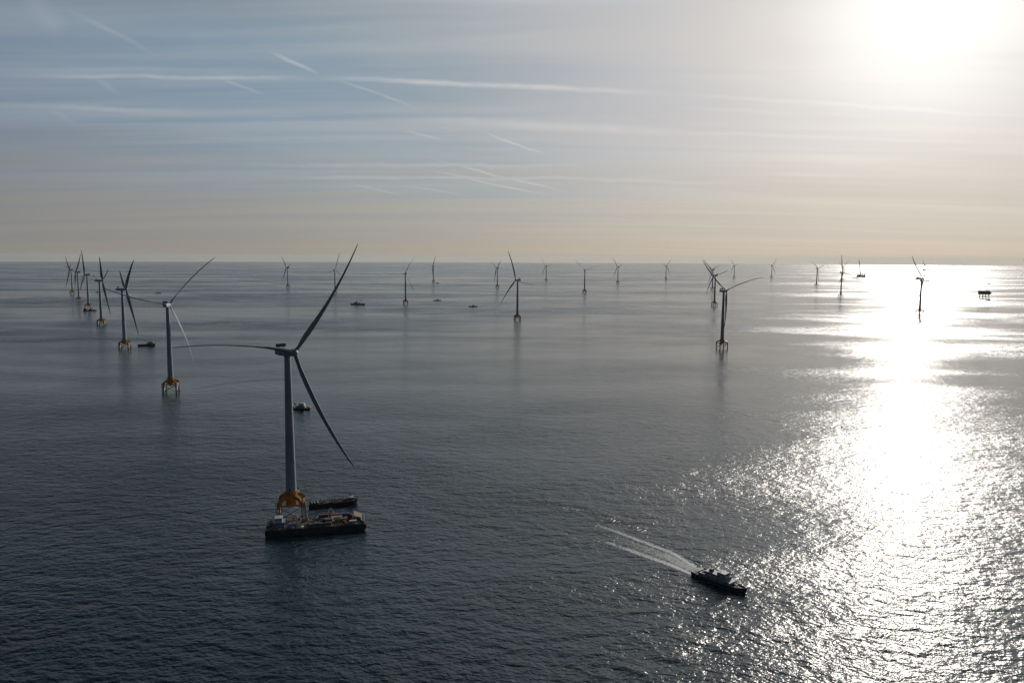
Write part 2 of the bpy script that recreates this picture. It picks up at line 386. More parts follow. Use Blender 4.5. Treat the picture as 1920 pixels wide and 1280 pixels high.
def make_turbine():
    root = empty('offshore_wind_turbine', (0,0,0))
    tw = MB(); zsn = [17.4,18.2,18.3,30,45,60,62,75,90,100,108.8]
    def tr(z): return 3.45 + (1.95-3.45)*max(0, (z-18))/91
    tw.path([(0,0,z) for z in zsn], [tr(z)+(.25 if z < 18.25 else 0) for z in zsn], 36)
    t = tw.build('tower', M['tower'], root, True)
    for z in (38., 62., 86.): fr = MB(); fr.path([(0,0,z-.18),(0,0,z+.18)], tr(z)+.06, 36); fr.build('flange', M['tower'], t, True)
    db = MB(); db.box((0,-3.42,19.6),(.95,.25,2.2)); db.build('door', M['dark'], t)
    make_foundation(root)
    nacelle_parts(root, 0)
    for k in range(3):
        b_ = bpy.data.objects.new('blade', BLADE); col.objects.link(b_); b_.parent = root
    return root
def place_turbine(root, spec, label, group):
    x, y, yaw, phi, b, L = spec
    root.location = (x, y, zs(x, y)); tag(root, label, 'wind turbine', group)
    ch = kids(root)
    tilt = math.radians(5)
    a = Vector((math.cos(yaw), math.sin(yaw), 0)); A = a*math.cos(tilt) + Vector((0,0,math.sin(tilt)))
    Hd = Vector((-math.sin(yaw), math.cos(yaw), 0)); V = A.cross(Hd)
    hub = a*7 + Vector((0,0,HH))
    k = 0
    for c_ in ch:
        nm = c_.name.split('.')[0]
        if nm in ('nacelle', 'hub'): c_.rotation_euler = (0, 0, yaw)
        if nm == 'blade':
            p = phi + k*2*math.pi/3; k += 1
            r = math.cos(p)*V + math.sin(p)*Hd; tt = -math.sin(p)*V + math.cos(p)*Hd
            dvec = r*L + A*b; Z = dvec.normalized(); Y = (tt - Z*tt.dot(Z)).normalized(); X = Y.cross(Z)
            s = dvec.length/86.4
            c_.matrix_local = Matrix(((X.x*s, Y.x*s, Z.x*s, hub.x), (X.y*s, Y.y*s, Z.y*s, hub.y), (X.z*s, Y.z*s, Z.z*s, hub.z), (0,0,0,1)))
GA, GB = 'wind turbines standing in the sea', 'wind turbines standing in the sea'
TURB = {
 7:((-147.8,494.2,5.648,0.650,9.6,89.0),'nearest and largest wind turbine, yellow legs behind a cluttered black deck barge'),
 6:((-441.0,967.5,1.693,1.326,10.0,84.5),'second nearest wind turbine, left, one blade rising over the horizon to the right'),
 5:((-732.1,1422.3,0.646,1.186,7.7,87.8),'wind turbine seen side-on at left, standing beside a dark supply vessel'),
 4:((-1041.4,1914.5,0.386,1.243,9.0,89.0),'left-row wind turbine between the small work barge and the dark supply vessel'),
 3:((-1413.1,2523.9,3.651,1.847,12.0,82.9),'wind turbine in the left row with a small red and black barge at its foot'),
 2:((-1668.3,2916.4,4.037,0.736,8.8,92.5),'second farthest left-row wind turbine, one blade hanging straight down beside its tower'),
 1:((-2022.7,3486.3,3.503,0.799,8.2,87.0),'farthest and leftmost wind turbine of the left row'),
 8:((-1271.0,4299.7,3.780,1.337,9.0,85.3),'far wind turbine alone between the left row and the nearest turbine tower'),
 9:((-837.8,3587.6,1.243,1.779,8.3,87.9),'far wind turbine crossed by the raised blade of the nearest turbine'),
 10:((-397.5,2825.0,1.961,1.531,7.5,82.8),'wind turbine with one blade level to the left, right of three-masted vessel'),
 11:((-551.6,5318.8,3.658,0.608,6.5,87.5),'small distant wind turbine with a tiny boat at the right of its foot'),
 12:((-86.8,4427.4,3.589,0.993,7.4,86.2),'distant wind turbine with two blades raised in a V, left of centre turbine'),
 13:((14.8,2109.6,3.831,1.679,6.4,88.7),'largest wind turbine at the centre of the view, nacelle pointing right'),
 14:((260.7,5834.3,3.892,1.390,8.0,84.7),'tiny pale wind turbine just right of the centre turbine'),
 15:((364.3,3819.1,1.145,0.813,8.3,80.2),'far wind turbine right of centre, one blade hanging close beside its tower'),
 16:((735.4,5291.3,3.520,1.339,8.4,83.3),'distant wind turbine right of centre, rotor seen almost edge-on'),
 17:((1265.0,6254.9,0.463,1.305,9.4,85.2),'tiny distant wind turbine alone halfway to the cluster at right of centre'),
 18:((1117.2,4232.5,2.060,0.835,7.6,87.9),'rearmost wind turbine of the three that overlap right of centre'),
 19:((749.1,2803.6,3.630,1.328,10.0,81.9),'middle wind turbine of the three that overlap right of centre'),
 20:((409.7,1468.6,0.596,0.847,8.8,86.3),'nearest wind turbine on the right half, long blade arching right'),
 21:((2017.7,6912.7,3.426,1.362,8.1,81.9),'tiny wind turbine just behind and right of the overlapping three'),
 22:((2398.8,7030.5,5.425,0.709,8.4,84.8),'tiny lone wind turbine between the overlapping cluster and the sun glitter'),
 23:((1990.5,4966.7,5.228,1.101,6.3,84.2),'wind turbine with blades in a wide Y at the left edge of the sun glitter'),
 24:((1512.9,3490.7,0.142,0.270,8.8,86.1),'wind turbine left of the crane ship, one blade straight up'),
 25:((2734.5,6299.6,0.182,1.159,10.3,83.6),'tiny wind turbine almost hidden behind the tower beside the crane ship'),
 27:((1306.3,2424.0,0.337,0.626,9.8,90.7),'dark wind turbine standing in the middle of the bright sun glitter'),
 28:((4156.8,7661.7,2.391,0.825,9.5,91.2),'tiny wind turbine behind the dark one in the sun glitter'),
 31:((4063.6,5993.3,3.426,1.501,8.0,86.0),'distant wind turbine at the right edge, only a blade tip in view'),
}
proto = None
for i, (k, (spec, lab)) in enumerate(TURB.items()):
    if proto is None: root = proto = make_turbine()
    else: root = copy_tree(proto)
    root['_k'] = k
    place_turbine(root, spec, lab, GA)
for o in bpy.data.objects:
    if '_k' in o: del o['_k']
# ------------------------------------------------------------------ vessels
def hull_parts(root, L, B, D, hull, deck, bow=.3, sheer=.8, bulw=.8, stern=.9, keel=1.4, N=18):
    hb = MB(); dk = MB(); secs = []; dline = []
    for k in range(N+1):
        t = k/N; x = -L/2 + L*t
        if t > 1-bow: q = (t-(1-bow))/bow; w_ = (1-q**2.2)
        else: w_ = stern + (1-stern)*min(1, t/.15)
        h = B/2*max(w_, .03); z = D + sheer*max(0, (t-.55)/.45)**2 + .25*sheer*max(0, (.2-t)/.2)
        hw = h*(.93 if t < 1-bow else .93-.35*((t-(1-bow))/bow))
        xk = x - (0 if t < .99 else L*.02)
        secs.append([Vector((xk-.0, -h*.5, -keel)), Vector((xk, h*.5, -keel)), Vector((xk, hw, 0)), Vector((x, h, z+bulw)), Vector((x, h-.16, z+bulw)), Vector((x, max(h-.2,.01), z)),
                     Vector((x, -max(h-.2,.01), z)), Vector((x, -h+.16, z+bulw)), Vector((x, -h, z+bulw)), Vector((xk, -hw, 0))])
        dline.append((x, max(h-.22, .01), z+.03))
    hb.loft(secs); hb.build('hull', hull, root)
    dk.v = [(x, -h, z) for x, h, z in dline] + [(x, h, z) for x, h, z in dline]; n = len(dline)
    dk.f = [(i, i+1, n+i+1, n+i) for i in range(n-1)]; dk.build('deck', deck, root)
def house(root, name, x0, x1, w_, z0, h, mat, win=True, slope=0., yc=0.):
    b = MB(); cx = (x0+x1)/2; l = x1-x0
    secs = [[Vector((x0,yc-w_/2,z0)),Vector((x1+slope,yc-w_/2,z0)),Vector((x1+slope,yc+w_/2,z0)),Vector((x0,yc+w_/2,z0))],
            [Vector((x0,yc-w_/2,z0+h)),Vector((x1,yc-w_/2,z0+h)),Vector((x1,yc+w_/2,z0+h)),Vector((x0,yc+w_/2,z0+h))]]
    b.loft(secs); b.box((cx, yc, z0+h+.06), (l+.5, w_+.5, .14))
    o = b.build(name, mat, root)
    if win:
        wb = MB(); zc = z0+h*.62; hh = h*.3; sx = slope*(.38)
        n = min(4, max(3, int(l/1.3)))
        for k in range(n):
            x = x0 + l*(k+.5)/n
            for s in (-1, 1): wb.box((x, yc+s*(w_/2+.015), zc), (l/n*.62, .06, hh))
        n = min(3, max(3, int(w_/1.1)))
        for k in range(n):
            y = yc - w_/2 + w_*(k+.5)/n
            wb.box((x1+sx+.03, y, zc), (.1, w_/n*.66, hh)); wb.box((x0-.015, y, zc), (.06, w_/n*.5, hh))
        wb.build('window_band', M['glass'], o)
    return o
def mast(root, x, z0, h, mat, r=.16, yard=1.6, name='mast', y=0.):
    b = MB(); b.tube((x,y,z0),(x,y,z0+h), r, r*.5, 8)
    b.tube((x,y-yard,z0+h*.72),(x,y+yard,z0+h*.72), r*.45, n=6); b.tube((x,y-yard*.6,z0+h*.88),(x,y+yard*.6,z0+h*.88), r*.4, n=6)
    b.box((x+.3,y,z0+h*.6),(.4,1.3,.18)); b.tube((x-.9,y,z0),(x,y,z0+h*.6), r*.5, n=6)
    return b.build(name, mat, root)
def rails(root, pts, z, mat, h=1.):
    b = MB()
    for a, c_ in zip(pts[:-1], pts[1:]):
        n = max(1, int((Vector(a)-Vector(c_)).length/1.6))
        for k in range(n+1):
            p = Vector(a).lerp(Vector(c_), k/n); b.tube((p.x,p.y,z),(p.x,p.y,z+h),.035,n=4)
        for q in (.5, 1.): b.tube((*a,z+h*q),(*c_,z+h*q),.03,n=4)
    return b.build('railing', mat, root)
def lattice(mb, a, b_, w0, w1, n, r, r2=None):
    a, b_ = Vector(a), Vector(b_); d = (b_-a).normalized(); up = Vector((0,0,1)) if abs(d.z) < .9 else Vector((1,0,0))
    s = d.cross(up).normalized(); u = s.cross(d)
    P_ = []
    for k in range(n+1):
        c_ = a.lerp(b_, k/n); w_ = (w0+(w1-w0)*k/n)/2
        P_.append([c_+s*w_+u*w_, c_-s*w_+u*w_, c_-s*w_-u*w_, c_+s*w_-u*w_])
    for j in range(4):
        mb.path([p[j] for p in P_], r, 5)
        for k in range(n):
            mb.tube(P_[k][j], P_[k+1][(j+1)%4], r2 or r*.6, n=4); mb.tube(P_[k][j], P_[k][(j+1)%4], r2 or r*.6, n=4)
def vessel(name, loc, hd, label, cat, group=None):
    o = empty(name, (loc[0], loc[1], zs(*loc)), math.radians(hd)); tag(o, label, cat, group); return o

# --- crew ship under way
s = vessel('patrol_ship', (112.6, 391.6), -49.5, 'white and dark green ship under way with a foam wake behind it', 'ship')
hull_parts(s, 33, 7.4, 1.6, M['green'], M['reddeck'], .34, .9, .6, .86)
a = MB(); a.box((-14.8,0,1.95),(1.2,6.2,.12)); a.box((-16.75,0,1.1),(.25,5.6,1.2)); a.build('stern_platform', M['dark'], s)
h1 = house(s, 'deckhouse', -12, 7.8, 5.6, 1.65, 1.85, M['grey'], True, .6)
h2 = house(s, 'upper_deckhouse', -8, 5.2, 4.6, 3.65, 1.65, M['shipgrey'], True, .5)
h3 = house(s, 'wheelhouse', -.6, 4.2, 4.0, 5.45, 1.55, M['shipgrey'], True, .7)
mast(s, .6, 7.0, 4.6, M['white'], .14, 1.5)
b = MB(); b.box((-5.4,0,6.05),(2.0,2.0,1.35),top=.85); b.build('funnel', M['green'], s)
b = MB(); b.path([(-11.6,1.5,4.7),(-11.2,1.5,4.35),(-8.9,1.5,4.35),(-8.5,1.5,4.7)],[.1,.55,.55,.1],8); b.build('lifeboat', M['orange'], s)
b = MB(); b.box((10.2,0,2.75),(1.6,1.5,.7)); b.tube((9.2,-.9,3.0),(9.2,.9,3.0),.4,n=12); b.box((7.8,0,2.5),(1.5,1.5,.5)); b.build('windlass', M['dark'], s)
b = MB(); b.tube((-12.6,-2.2,2.1),(-12.6,-2.2,4.0),.1,n=6); b.tube((-12.6,2.2,2.1),(-12.6,2.2,4.0),.1,n=6); b.box((-12.6,0,4.0),(1.7,5.0,.1)); b.build('awning', M['palegrey'], s)
rails(s, [(5.6,2.2),(5.6,-2.2),(-7.4,-2.2),(-7.4,2.2),(5.6,2.2)], 3.65, M['white'], .85)
rails(s, [(-11.6,2.9),(-16.3,3.0),(-16.3,-3.0),(-11.6,-2.9)], 2.9, M['grey'], .7)
b = MB()
for x in (-13,-9.5,-6,-2.5,1,4.5):
    for sd in (-1,1):
        for q in range(10):
            a0, a1 = 2*math.pi*q/10, 2*math.pi*(q+1)/10
            b.tube((x+.45*math.cos(a0), sd*3.78, 1.7+.45*math.sin(a0)), (x+.45*math.cos(a1), sd*3.78, 1.7+.45*math.sin(a1)), .15, n=5)
b.build('tyre_fender', M['dark'], s)

# --- foam and disturbed water behind it
def strip(name, pts, widths, mat, z=.06, seg=6, nv=4):
    pts = [Vector((*p, 0)) for p in pts]; P_ = []; Wd = []
    for i in range(len(pts)-1):
        p0 = pts[max(i-1,0)]; p1, p2 = pts[i], pts[i+1]; p3 = pts[min(i+2, len(pts)-1)]
        for k in range(seg):
            t = k/seg; P_.append(.5*((2*p1)+(p2-p0)*t+(2*p0-5*p1+4*p2-p3)*t*t+(3*p1-p0-3*p2+p3)*t**3)); Wd.append(widths[i]+(widths[i+1]-widths[i])*t)
    P_.append(pts[-1]); Wd.append(widths[-1])
    vs, uv, fs = [], [], []; acc = 0; tot = sum((P_[i+1]-P_[i]).length for i in range(len(P_)-1))
    for i, p in enumerate(P_):
        d = (P_[min(i+1,len(P_)-1)]-P_[max(i-1,0)]).normalized(); n = Vector((-d.y, d.x, 0))
        if i: acc += (p-P_[i-1]).length
        for j in range(nv+1):
            v_ = j/nv; q = p + n*(v_-.5)*Wd[i]; vs.append((q.x, q.y, zs(q.x,q.y)+z)); uv.append((acc/tot, v_))
    for i in range(len(P_)-1):
        for j in range(nv): a_ = i*(nv+1)+j; fs.append((a_, a_+nv+1, a_+nv+2, a_+1))
    mb = MB(); mb.v = vs; mb.f = fs; o = mb.build(name, mat)
    ul = o.data.uv_layers.new(name='UVMap')
    for lp in o.data.loops: ul.data[lp.index].uv = uv[lp.vertex_index]
    if o.data.polygons[0].normal.z < 0: o.data.flip_normals()
    return o
def foam_mat(name, dens, col_=(.62,.63,.62), fade=(1., .15), sc_=1.):
    m = bpy.data.materials.new(name); m.use_nodes = True; T = NT(m.node_tree); b = T.n['Principled BSDF']
    pos = T.new('ShaderNodeNewGeometry').outputs['Position']; uvx = T.xyz(T.new('ShaderNodeUVMap').outputs[0])
    n1, _ = T.noise(pos, .55*sc_, 5, .7, .6); n2, _ = T.noise(pos, .16*sc_, 3, .6, .4)
    prof = T.m('MULTIPLY', T.rng(uvx[1], 0, .4), T.rng(uvx[1], 1, .6))
    fad = T.rng(uvx[0], 0, 1, fade[0], fade[1], False); fad = T.m('MULTIPLY', fad, T.rng(uvx[0], 1., .75))
    k = T.m('MULTIPLY', T.m('MULTIPLY', prof, fad), dens)
    al = T.rng(T.m('ADD', T.m('ADD', T.m('MULTIPLY', n1, 1.3), T.m('MULTIPLY', n2, .5)), T.m('MULTIPLY', k, .5)), 1.22, 1.66)
    al = T.m('MULTIPLY', al, .85)
    T.put(b.inputs['Base Color'], (*col_, 1)); b.inputs['Roughness'].default_value = .7; T.put(b.inputs['Alpha'], al)
    return m
def ripple_mat(name, lam, amp_, tilt=0.):
    m, T, b, pos, h0 = sea_material(name)
    uvx = T.xyz(T.new('ShaderNodeUVMap').outputs[0])
    nf, _ = T.noise(pos, .12, 3, .6)
    ph = T.m('ADD', T.v('DOT_PRODUCT', pos, (math.cos(tilt)/lam*6.283, math.sin(tilt)/lam*6.283, 0)), T.m('MULTIPLY', nf, 9.))
    sn = T.m('MULTIPLY', T.m('COSINE', ph), amp_)
    old = b.inputs['Normal'].links[0].from_socket
    N = T.v('NORMALIZE', T.v('ADD', old, T.comb(T.m('MULTIPLY', sn, math.cos(tilt)), T.m('MULTIPLY', sn, math.sin(tilt)), 0.)))
    T.put(b.inputs['Normal'], N)
    prof = T.m('MULTIPLY', T.m('MULTIPLY', T.rng(uvx[1], 0, .5), T.rng(uvx[1], 1, .5)), T.m('MULTIPLY', T.rng(uvx[0], 0, .25), T.rng(uvx[0], 1, .75)))
    T.put(b.inputs['Alpha'], T.m('MULTIPLY', prof, T.rng(nf, .3, .6, .35, 1.)))
    return m
UP = [(105.5,410.5), (96.5, 432.5), (83.2, 449.4), (60.8, 475.9), (43.5, 492.9)]
LO = [(101.4, 402.5), (92.7, 414.5), (83.0, 425.3), (65.4, 444.0), (47.7, 462.5)]
wk = [((UP[i][0]+LO[i][0])/2, (UP[i][1]+LO[i][1])/2) for i in range(5)]
F1 = foam_mat('foam_arm', 1.5, (.74,.75,.74), (1.,.6), 1.5)
o = strip('wake_foam', UP, [4.5,7,8,8,7], F1); tag(o, 'far white foam line of the moving ship\'s wake', 'foam', kind='stuff')
o = strip('wake_foam', LO, [5,8,9,9,8], F1); tag(o, 'near white foam line of the moving ship\'s wake', 'foam', kind='stuff')
o = strip('wake_foam', wk, [9,17,21,22,18], foam_mat('foam_churn', 1.15, (.42,.45,.43), (1.4,.3), 1.1), .045); tag(o, 'churned pale water between the two foam lines behind the ship', 'foam', kind='stuff')
o = strip('bow_foam', [(127.5,378.5),(118.5,382.5),(105,395),(97,406)], [.6,2.2,3.0,3.5], foam_mat('foam_bow', .9, (.5,.53,.58)), .05); tag(o, 'thin foam along the side of the moving ship', 'foam', kind='stuff')
o = strip('wake_ripples', [(-25,531),(0.5,528.2),(19.5,524.9),(41.6,514.7),(58.7,500.5),(77.4,480.1),(92,462)], [8,10,13,15,15,13,8], ripple_mat('ripple_water', 3.1, .3, -.7), .03)
tag(o, 'curving band of short dark ripples left by the ship', 'ripples', kind='stuff')
o = strip('wake_ripples', [(-420,985),(-391,1035),(-345,1065),(-300,1066)], [14,22,24,14], ripple_mat('ripple_water_far', 6., .07, .9), .03)
tag(o, 'faint pale arc of disturbed water behind the nearest turbine', 'ripples', kind='stuff')

# --- deck barge at the nearest turbine
BH = 13.0; BC = (-125.5, 472.4)
bg_ = vessel('deck_barge', BC, BH, 'long black deck barge crowded with gear in front of the nearest turbine', 'barge')
def box_hull(root, L, B, D, hull, deck, rake=4.):
    b = MB(); secs = []
    for x, z0 in ((-L/2, .6), (-L/2+rake*.6, -2), (L/2-rake, -2), (L/2, 1.0)):
        secs.append([Vector((x,-B/2,z0)),Vector((x,B/2,z0)),Vector((x,B/2,D)),Vector((x,B/2,D+.0)),Vector((x,-B/2,D)),Vector((x,-B/2,D-.0))][:3]+[Vector((x,-B/2,D))])
    b.loft(secs)
    for sd in (-1,1):
        b.box((0,sd*(B/2+.12),D-.5),(L*.94,.3,.35)); b.box((0,sd*(B/2+.1),D-2.0),(L*.9,.25,.3))
    b.build('hull', hull, root)
    d = MB(); d.box((0,0,D+.05),(L-.6,B-.6,.12)); d.build('deck', deck, root)
box_hull(bg_, 62, 19, 4.0, M['hull'], M['deck'])
b = MB()
for x in range(-30, 31, 2):
    b.tube((x,-9.3,4.1),(x,-9.3,5.2),.05,n=4)
    if x < -6 or x > 6: b.tube((x,9.3,4.1),(x,9.3,5.2),.05,n=4)
for y, segs in ((-9.3,((-30,30),)),(9.3,((-30,-8),(8,30)))):
    for x0, x1 in segs:
        for z in (4.7,5.2): b.tube((x0,y,z),(x1,y,z),.04,n=4)
b.build('railing', M['grey'], bg_)
b = MB()
for x in (-28,-20,-12,-4,4,12,20,28):
    for q in range(8):
        a0, a1 = 2*math.pi*q/8, 2*math.pi*(q+1)/8
        b.tube((x+.7*math.cos(a0),-9.95,2.6+.7*math.sin(a0)),(x+.7*math.cos(a1),-9.95,2.6+.7*math.sin(a1)),.24,n=5)
b.build('tyre_fender', M['dark'], bg_)
d1 = house(bg_, 'deckhouse', -26.5, -19.5, 7.5, 4.1, 2.7, M['palegrey'], True)
d2 = house(bg_, 'wheelhouse', -25.5, -21, 5.5, 6.95, 2.4, M['white'], True)
mast(bg_, -23.5, 9.4, 5.5, M['grey'], .14, 1.6)
b = MB(); b.box((-29.6,0,4.9),(1.6,9,1.5)); b.tube((-28.2,-4,5.0),(-28.2,4,5.0),.75,n=14)
for y in (-4,0,4): b.tube((-28.2,y-.12,5.0),(-28.2,y+.12,5.0),1.15,n=14)
b.build('anchor_winch', M['dark'], bg_)
b = MB(); b.box((29.4,0,4.8),(1.4,16,1.2)); b.tube((28,-5,4.9),(28,5,4.9),.6,n=12); b.build('bow_bulwark', M['dark'], bg_)
rr = random.Random(3)
spots = []
while len(spots) < 60:
    u, v_ = rr.uniform(-27, 25), rr.choice([rr.uniform(-8.4, -7.2), rr.uniform(4.5, 8.5), rr.uniform(-4, 4)])
    if all((u-a_)**2 + (v_-b_)**2 > 3.0 for a_, b_ in spots) and not (-27 < u < -18 and abs(v_) < 4.5): spots.append((u, v_))
for u, v_ in spots:
    b = MB(); t_ = rr.choice(('vent', 'deck_box', 'bollard', 'hatch_cover', 'post'))
    if t_ == 'vent': b.path([(u,v_,4.1),(u,v_,5.4),(u+.25,v_,5.8),(u+.7,v_,5.85)], .28, 8)
    elif t_ == 'deck_box': b.box((u,v_,4.1+.55),(rr.uniform(1.2,2.6),rr.uniform(.9,1.6),1.1), rr.uniform(0,3))
    elif t_ == 'bollard': b.path([(u,v_,4.1),(u,v_,4.9),(u,v_,5.0)],[.22,.2,.32],8); b.path([(u+.9,v_,4.1),(u+.9,v_,4.9),(u+.9,v_,5.0)],[.22,.2,.32],8)
    elif t_ == 'hatch_cover': b.box((u,v_,4.3),(2.2,1.8,.4))
    else: b.tube((u,v_,4.1),(u,v_,rr.uniform(7,9.5)),.11,n=6); b.tube((u-.6,v_,6.6),(u+.6,v_,6.6),.07,n=5)
    b.build(t_, M[rr.choice(('dark','dark','grey','brace','leg','deck','tan','shipgrey'))], bg_)
ca, sa = math.cos(math.radians(BH)), math.sin(math.radians(BH)); BZ = zs(*BC)
def deckobj(name, u, v_, rz, label, cat, z=4.12, group=None):
    o = empty(name, (BC[0]+u*ca-v_*sa, BC[1]+u*sa+v_*ca, BZ+z), math.radians(BH+rz)); tag(o, label, cat, group); return o
def container(name, u, v_, rz, mat, label, l=6., w_=2.4, h=2.6, group=None, z=4.12):
    o = deckobj(name, u, v_, rz, label, 'container', z, group); b = MB(); b.box((0,0,h/2),(l-.1,w_-.1,h-.1)); b.build('shell', mat, o)
    r_ = MB(); n = int(l/.45)
    for k in range(n):
        for sd in (-1,1): r_.box((-l/2+(k+.5)*l/n, sd*(w_/2-.02), h/2),(l/n*.45,.1,h*.84))
    for sx in (-1,1):
        for sy in (-1,1): r_.box((sx*(l/2-.08),sy*(w_/2-.06),h/2),(.18,.18,h))
    r_.build('ribs', mat, o)
    dr = MB(); 
    for sy in (-1,1): dr.box((l/2+.01,sy*w_*.24,h/2),(.08,w_*.44,h*.86)); dr.tube((l/2+.08,sy*.2,.2),(l/2+.08,sy*.2,h-.2),.03,n=4)
    dr.build('door', mat, o); return o
container('shipping_container', 17.5, 7.2, 2, M['blue'], 'dark blue container at the far rail of the deck barge')
container('shipping_container', 4.2, 7.6, -3, M['red'], 'red container on the deck barge, just right of the turbine leg', group='red containers on the deck barge')
container('shipping_container', 11.2, 6.9, 4, M['red'], 'red container beside the blue one on the deck barge', group='red containers on the deck barge')
container('shipping_container', 22.8, -5.6, 6, M['white'], 'low white container near the right end of the deck barge', 4.6, 2.2, 1.7)
container('shipping_container', -15.2, -5.2, 8, M['palegrey'], 'pale blue container behind the barge wheelhouse', 5, 2.4, 2.4)
# gangway tower against the turbine leg
o = deckobj('gangway_tower', -7.2, 6.2, 0, 'red and white lattice access tower rising from barge deck to the turbine leg', 'access tower')
b = MB(); b.box((0,0,.8),(3.6,3.4,1.6)); b.build('base', M['white'], o)
b = MB(); lattice(b, (0,0,1.6), (-.5,0,8.5), 2.8, 2.3, 5, .16); b.build('lower_frame', M['grey'], o)
b = MB(); lattice(b, (-.5,0,8.5), (-1.,0,13.6), 2.3, 1.8, 4, .18); b.box((-1.0,0,13.7),(2.4,2.4,.2)); b.build('upper_frame', M['red'], o)
b = MB(); b.tube((2.6,0,.2),(-.6,0,12.6),.16,n=6); b.tube((3.2,1.5,.2),(-.6,.8,10.6),.12,n=6); b.build('strut', M['dark'], o)
# crawler crane with the boom laid low
o = deckobj('crawler_crane', 6.5, -1.8, 172, 'dark crawler crane with its lattice boom lowered along the barge deck', 'crane')
b = MB()
for sy in (-1,1):
    b.path([(-2.6,sy*1.9,.55),(-2.2,sy*1.9,.55),(2.2,sy*1.9,.55),(2.6,sy*1.9,.55)],[.2,.6,.6,.2],10); b.box((0,sy*1.9,.6),(5.2,.8,1.05))
b.build('track', M['dark'], o)
b = MB(); b.box((-.8,0,1.9),(5.4,3.0,1.6)); b.box((-3.3,0,2.0),(1.0,3.4,1.9)); b.build('machine_house', M['tan'], o)
b = MB(); b.box((1.7,1.2,2.2),(1.6,1.1,1.9),top=.85); b.build('cab', M['glass'], o)
b = MB(); lattice(b, (2.0,0,1.8), (17,0,4.4), 1.3, .7, 12, .09); b.build('boom', M['dark'], o)
b = MB(); b.tube((-1.5,.6,2.7),(-2.2,.5,6.4),.1,n=5); b.tube((-1.5,-.6,2.7),(-2.2,-.5,6.4),.1,n=5); b.tube((-2.2,0,6.4),(16.5,0,4.6),.05,n=4); b.build('gantry', M['dark'], o)
# dark covered stack
o = deckobj('covered_stack', 1.5, -6.0, 0, 'dark tarpaulin-covered cargo stack on the near side of the barge deck', 'cargo stack')
b = MB()
for k, (x, l, h) in enumerate(((-5,3.6,1.7),(-1.2,3.6,2.0),(2.6,3.6,1.6),(6.2,3.2,1.9))): b.box((x,0,h/2),(l,4.6-.3*k,h),top=.92)
b.build('tarpaulin', M['dark'], o)
b = MB()
for x in (-5.5,-2,1.4,4.9): b.box((x,0,.98),(.1,5.0,2.2))
b.build('lashing', M['grey'], o)
# a frame
o = deckobj('lifting_frame', 8.8, 8.4, 20, 'pale lattice lifting frame standing at the far rail of the barge', 'lifting frame')
b = MB(); lattice(b, (-3,0,0), (-.4,0,6.2), .9, .5, 7, .08); lattice(b, (3,0,0), (.4,0,6.2), .9, .5, 7, .08); b.build('leg', M['white'], o)
b = MB(); b.tube((-.6,0,6.2),(.6,0,6.2),.3,n=8); b.tube((0,0,6.1),(0,0,3.4),.05,n=4); b.box((0,0,3.2),(.5,.4,.6)); b.build('hoist', M['dark'], o)
# steel frames, pipes, drums
o = deckobj('pipe_stack', 12.6, 2.6, 2, 'stack of pale steel pipes lying across the barge deck', 'pipe stack')
b = MB()
for r_, n in ((0,6),(1,5),(2,4)):
    for k in range(n): b.tube((-3.6,(k-n/2+.5)*.84,.42+r_*.72),(3.6,(k-n/2+.5)*.84,.42+r_*.72),.4,n=12)
b.build('pipes', M['brace'], o)
b = MB()
for x in (-2.6,2.6):
    for sy in (-1,1): b.tube((x,sy*2.8,0),(x,sy*2.8,2.4),.1,n=5)
b.build('stanchion', M['red'], o)
for (u, v_, rz, mt, lab) in ((-11.5,-3.5,10,'brace','cable drum with a rusty rim nearest the pale blue container'),(-10.8,2.8,80,'white','white cable drum beside the access tower base'),(20.8,3.4,30,'red','red cable drum in front of the blue container')):
    o = deckobj('cable_drum', u, v_, rz, lab, 'cable drum', group='cable drums on the barge')
    b = MB(); b.tube((0,-1.0,1.5),(0,1.0,1.5),1.0,n=18); b.build('core', M['dark'], o)
    b = MB()
    for sy in (-1,1): b.tube((0,sy*1.0-.08,1.5),(0,sy*1.0+.08,1.5),1.5,n=22)
    b.build('flange', M[mt], o)
o = deckobj('generator', 16.2, -1.2, 5, 'yellow generator set near the middle right of the barge deck', 'generator')
b = MB(); b.box((0,0,1.15),(3.4,1.7,1.9),top=.96); b.build('cover', M['yellow'], o)
b = MB(); b.box((0,0,.12),(3.8,1.9,.24)); b.tube((1,0,2.0),(1,0,2.9),.12,n=6); b.build('skid', M['dark'], o)
o = deckobj('excavator', 17.6, -5.4, 60, 'small dark red excavator near the rail of the barge', 'excavator')
b = MB()
for sy in (-1,1): b.box((0,sy*.9,.4),(2.8,.45,.75))
b.build('track', M['dark'], o)
b = MB(); b.box((-.2,0,1.4),(2.3,1.9,1.1),top=.9); b.build('machine_house', M['red'], o)
b = MB(); b.path([(1,.3,1.5),(2.6,.3,3.3),(4.0,.3,2.6)],.18,6); b.path([(4.0,.3,2.6),(3.7,.3,.9)],.14,6); b.box((3.6,.3,.6),(.7,.8,.6)); b.build('arm', M['red'], o)
b = MB(); b.box((.5,-.45,1.9),(1.1,.9,1.5),top=.85); b.build('cab', M['glass'], o)
o = deckobj('sheet_ramp', 26.6, 3.4, 0, 'tan rusty plate ramp sloping down at the right end of the barge', 'ramp')
b = MB(); b.loft([[Vector((-3,-4,2.9)),Vector((-3,4,3.4)),Vector((-3,4,3.6)),Vector((-3,-4,3.1))],[Vector((2.6,-4,.7)),Vector((2.6,4,1.1)),Vector((2.6,4,1.3)),Vector((2.6,-4,.9))]])
b.build('plate', M['tan'], o)
b = MB()
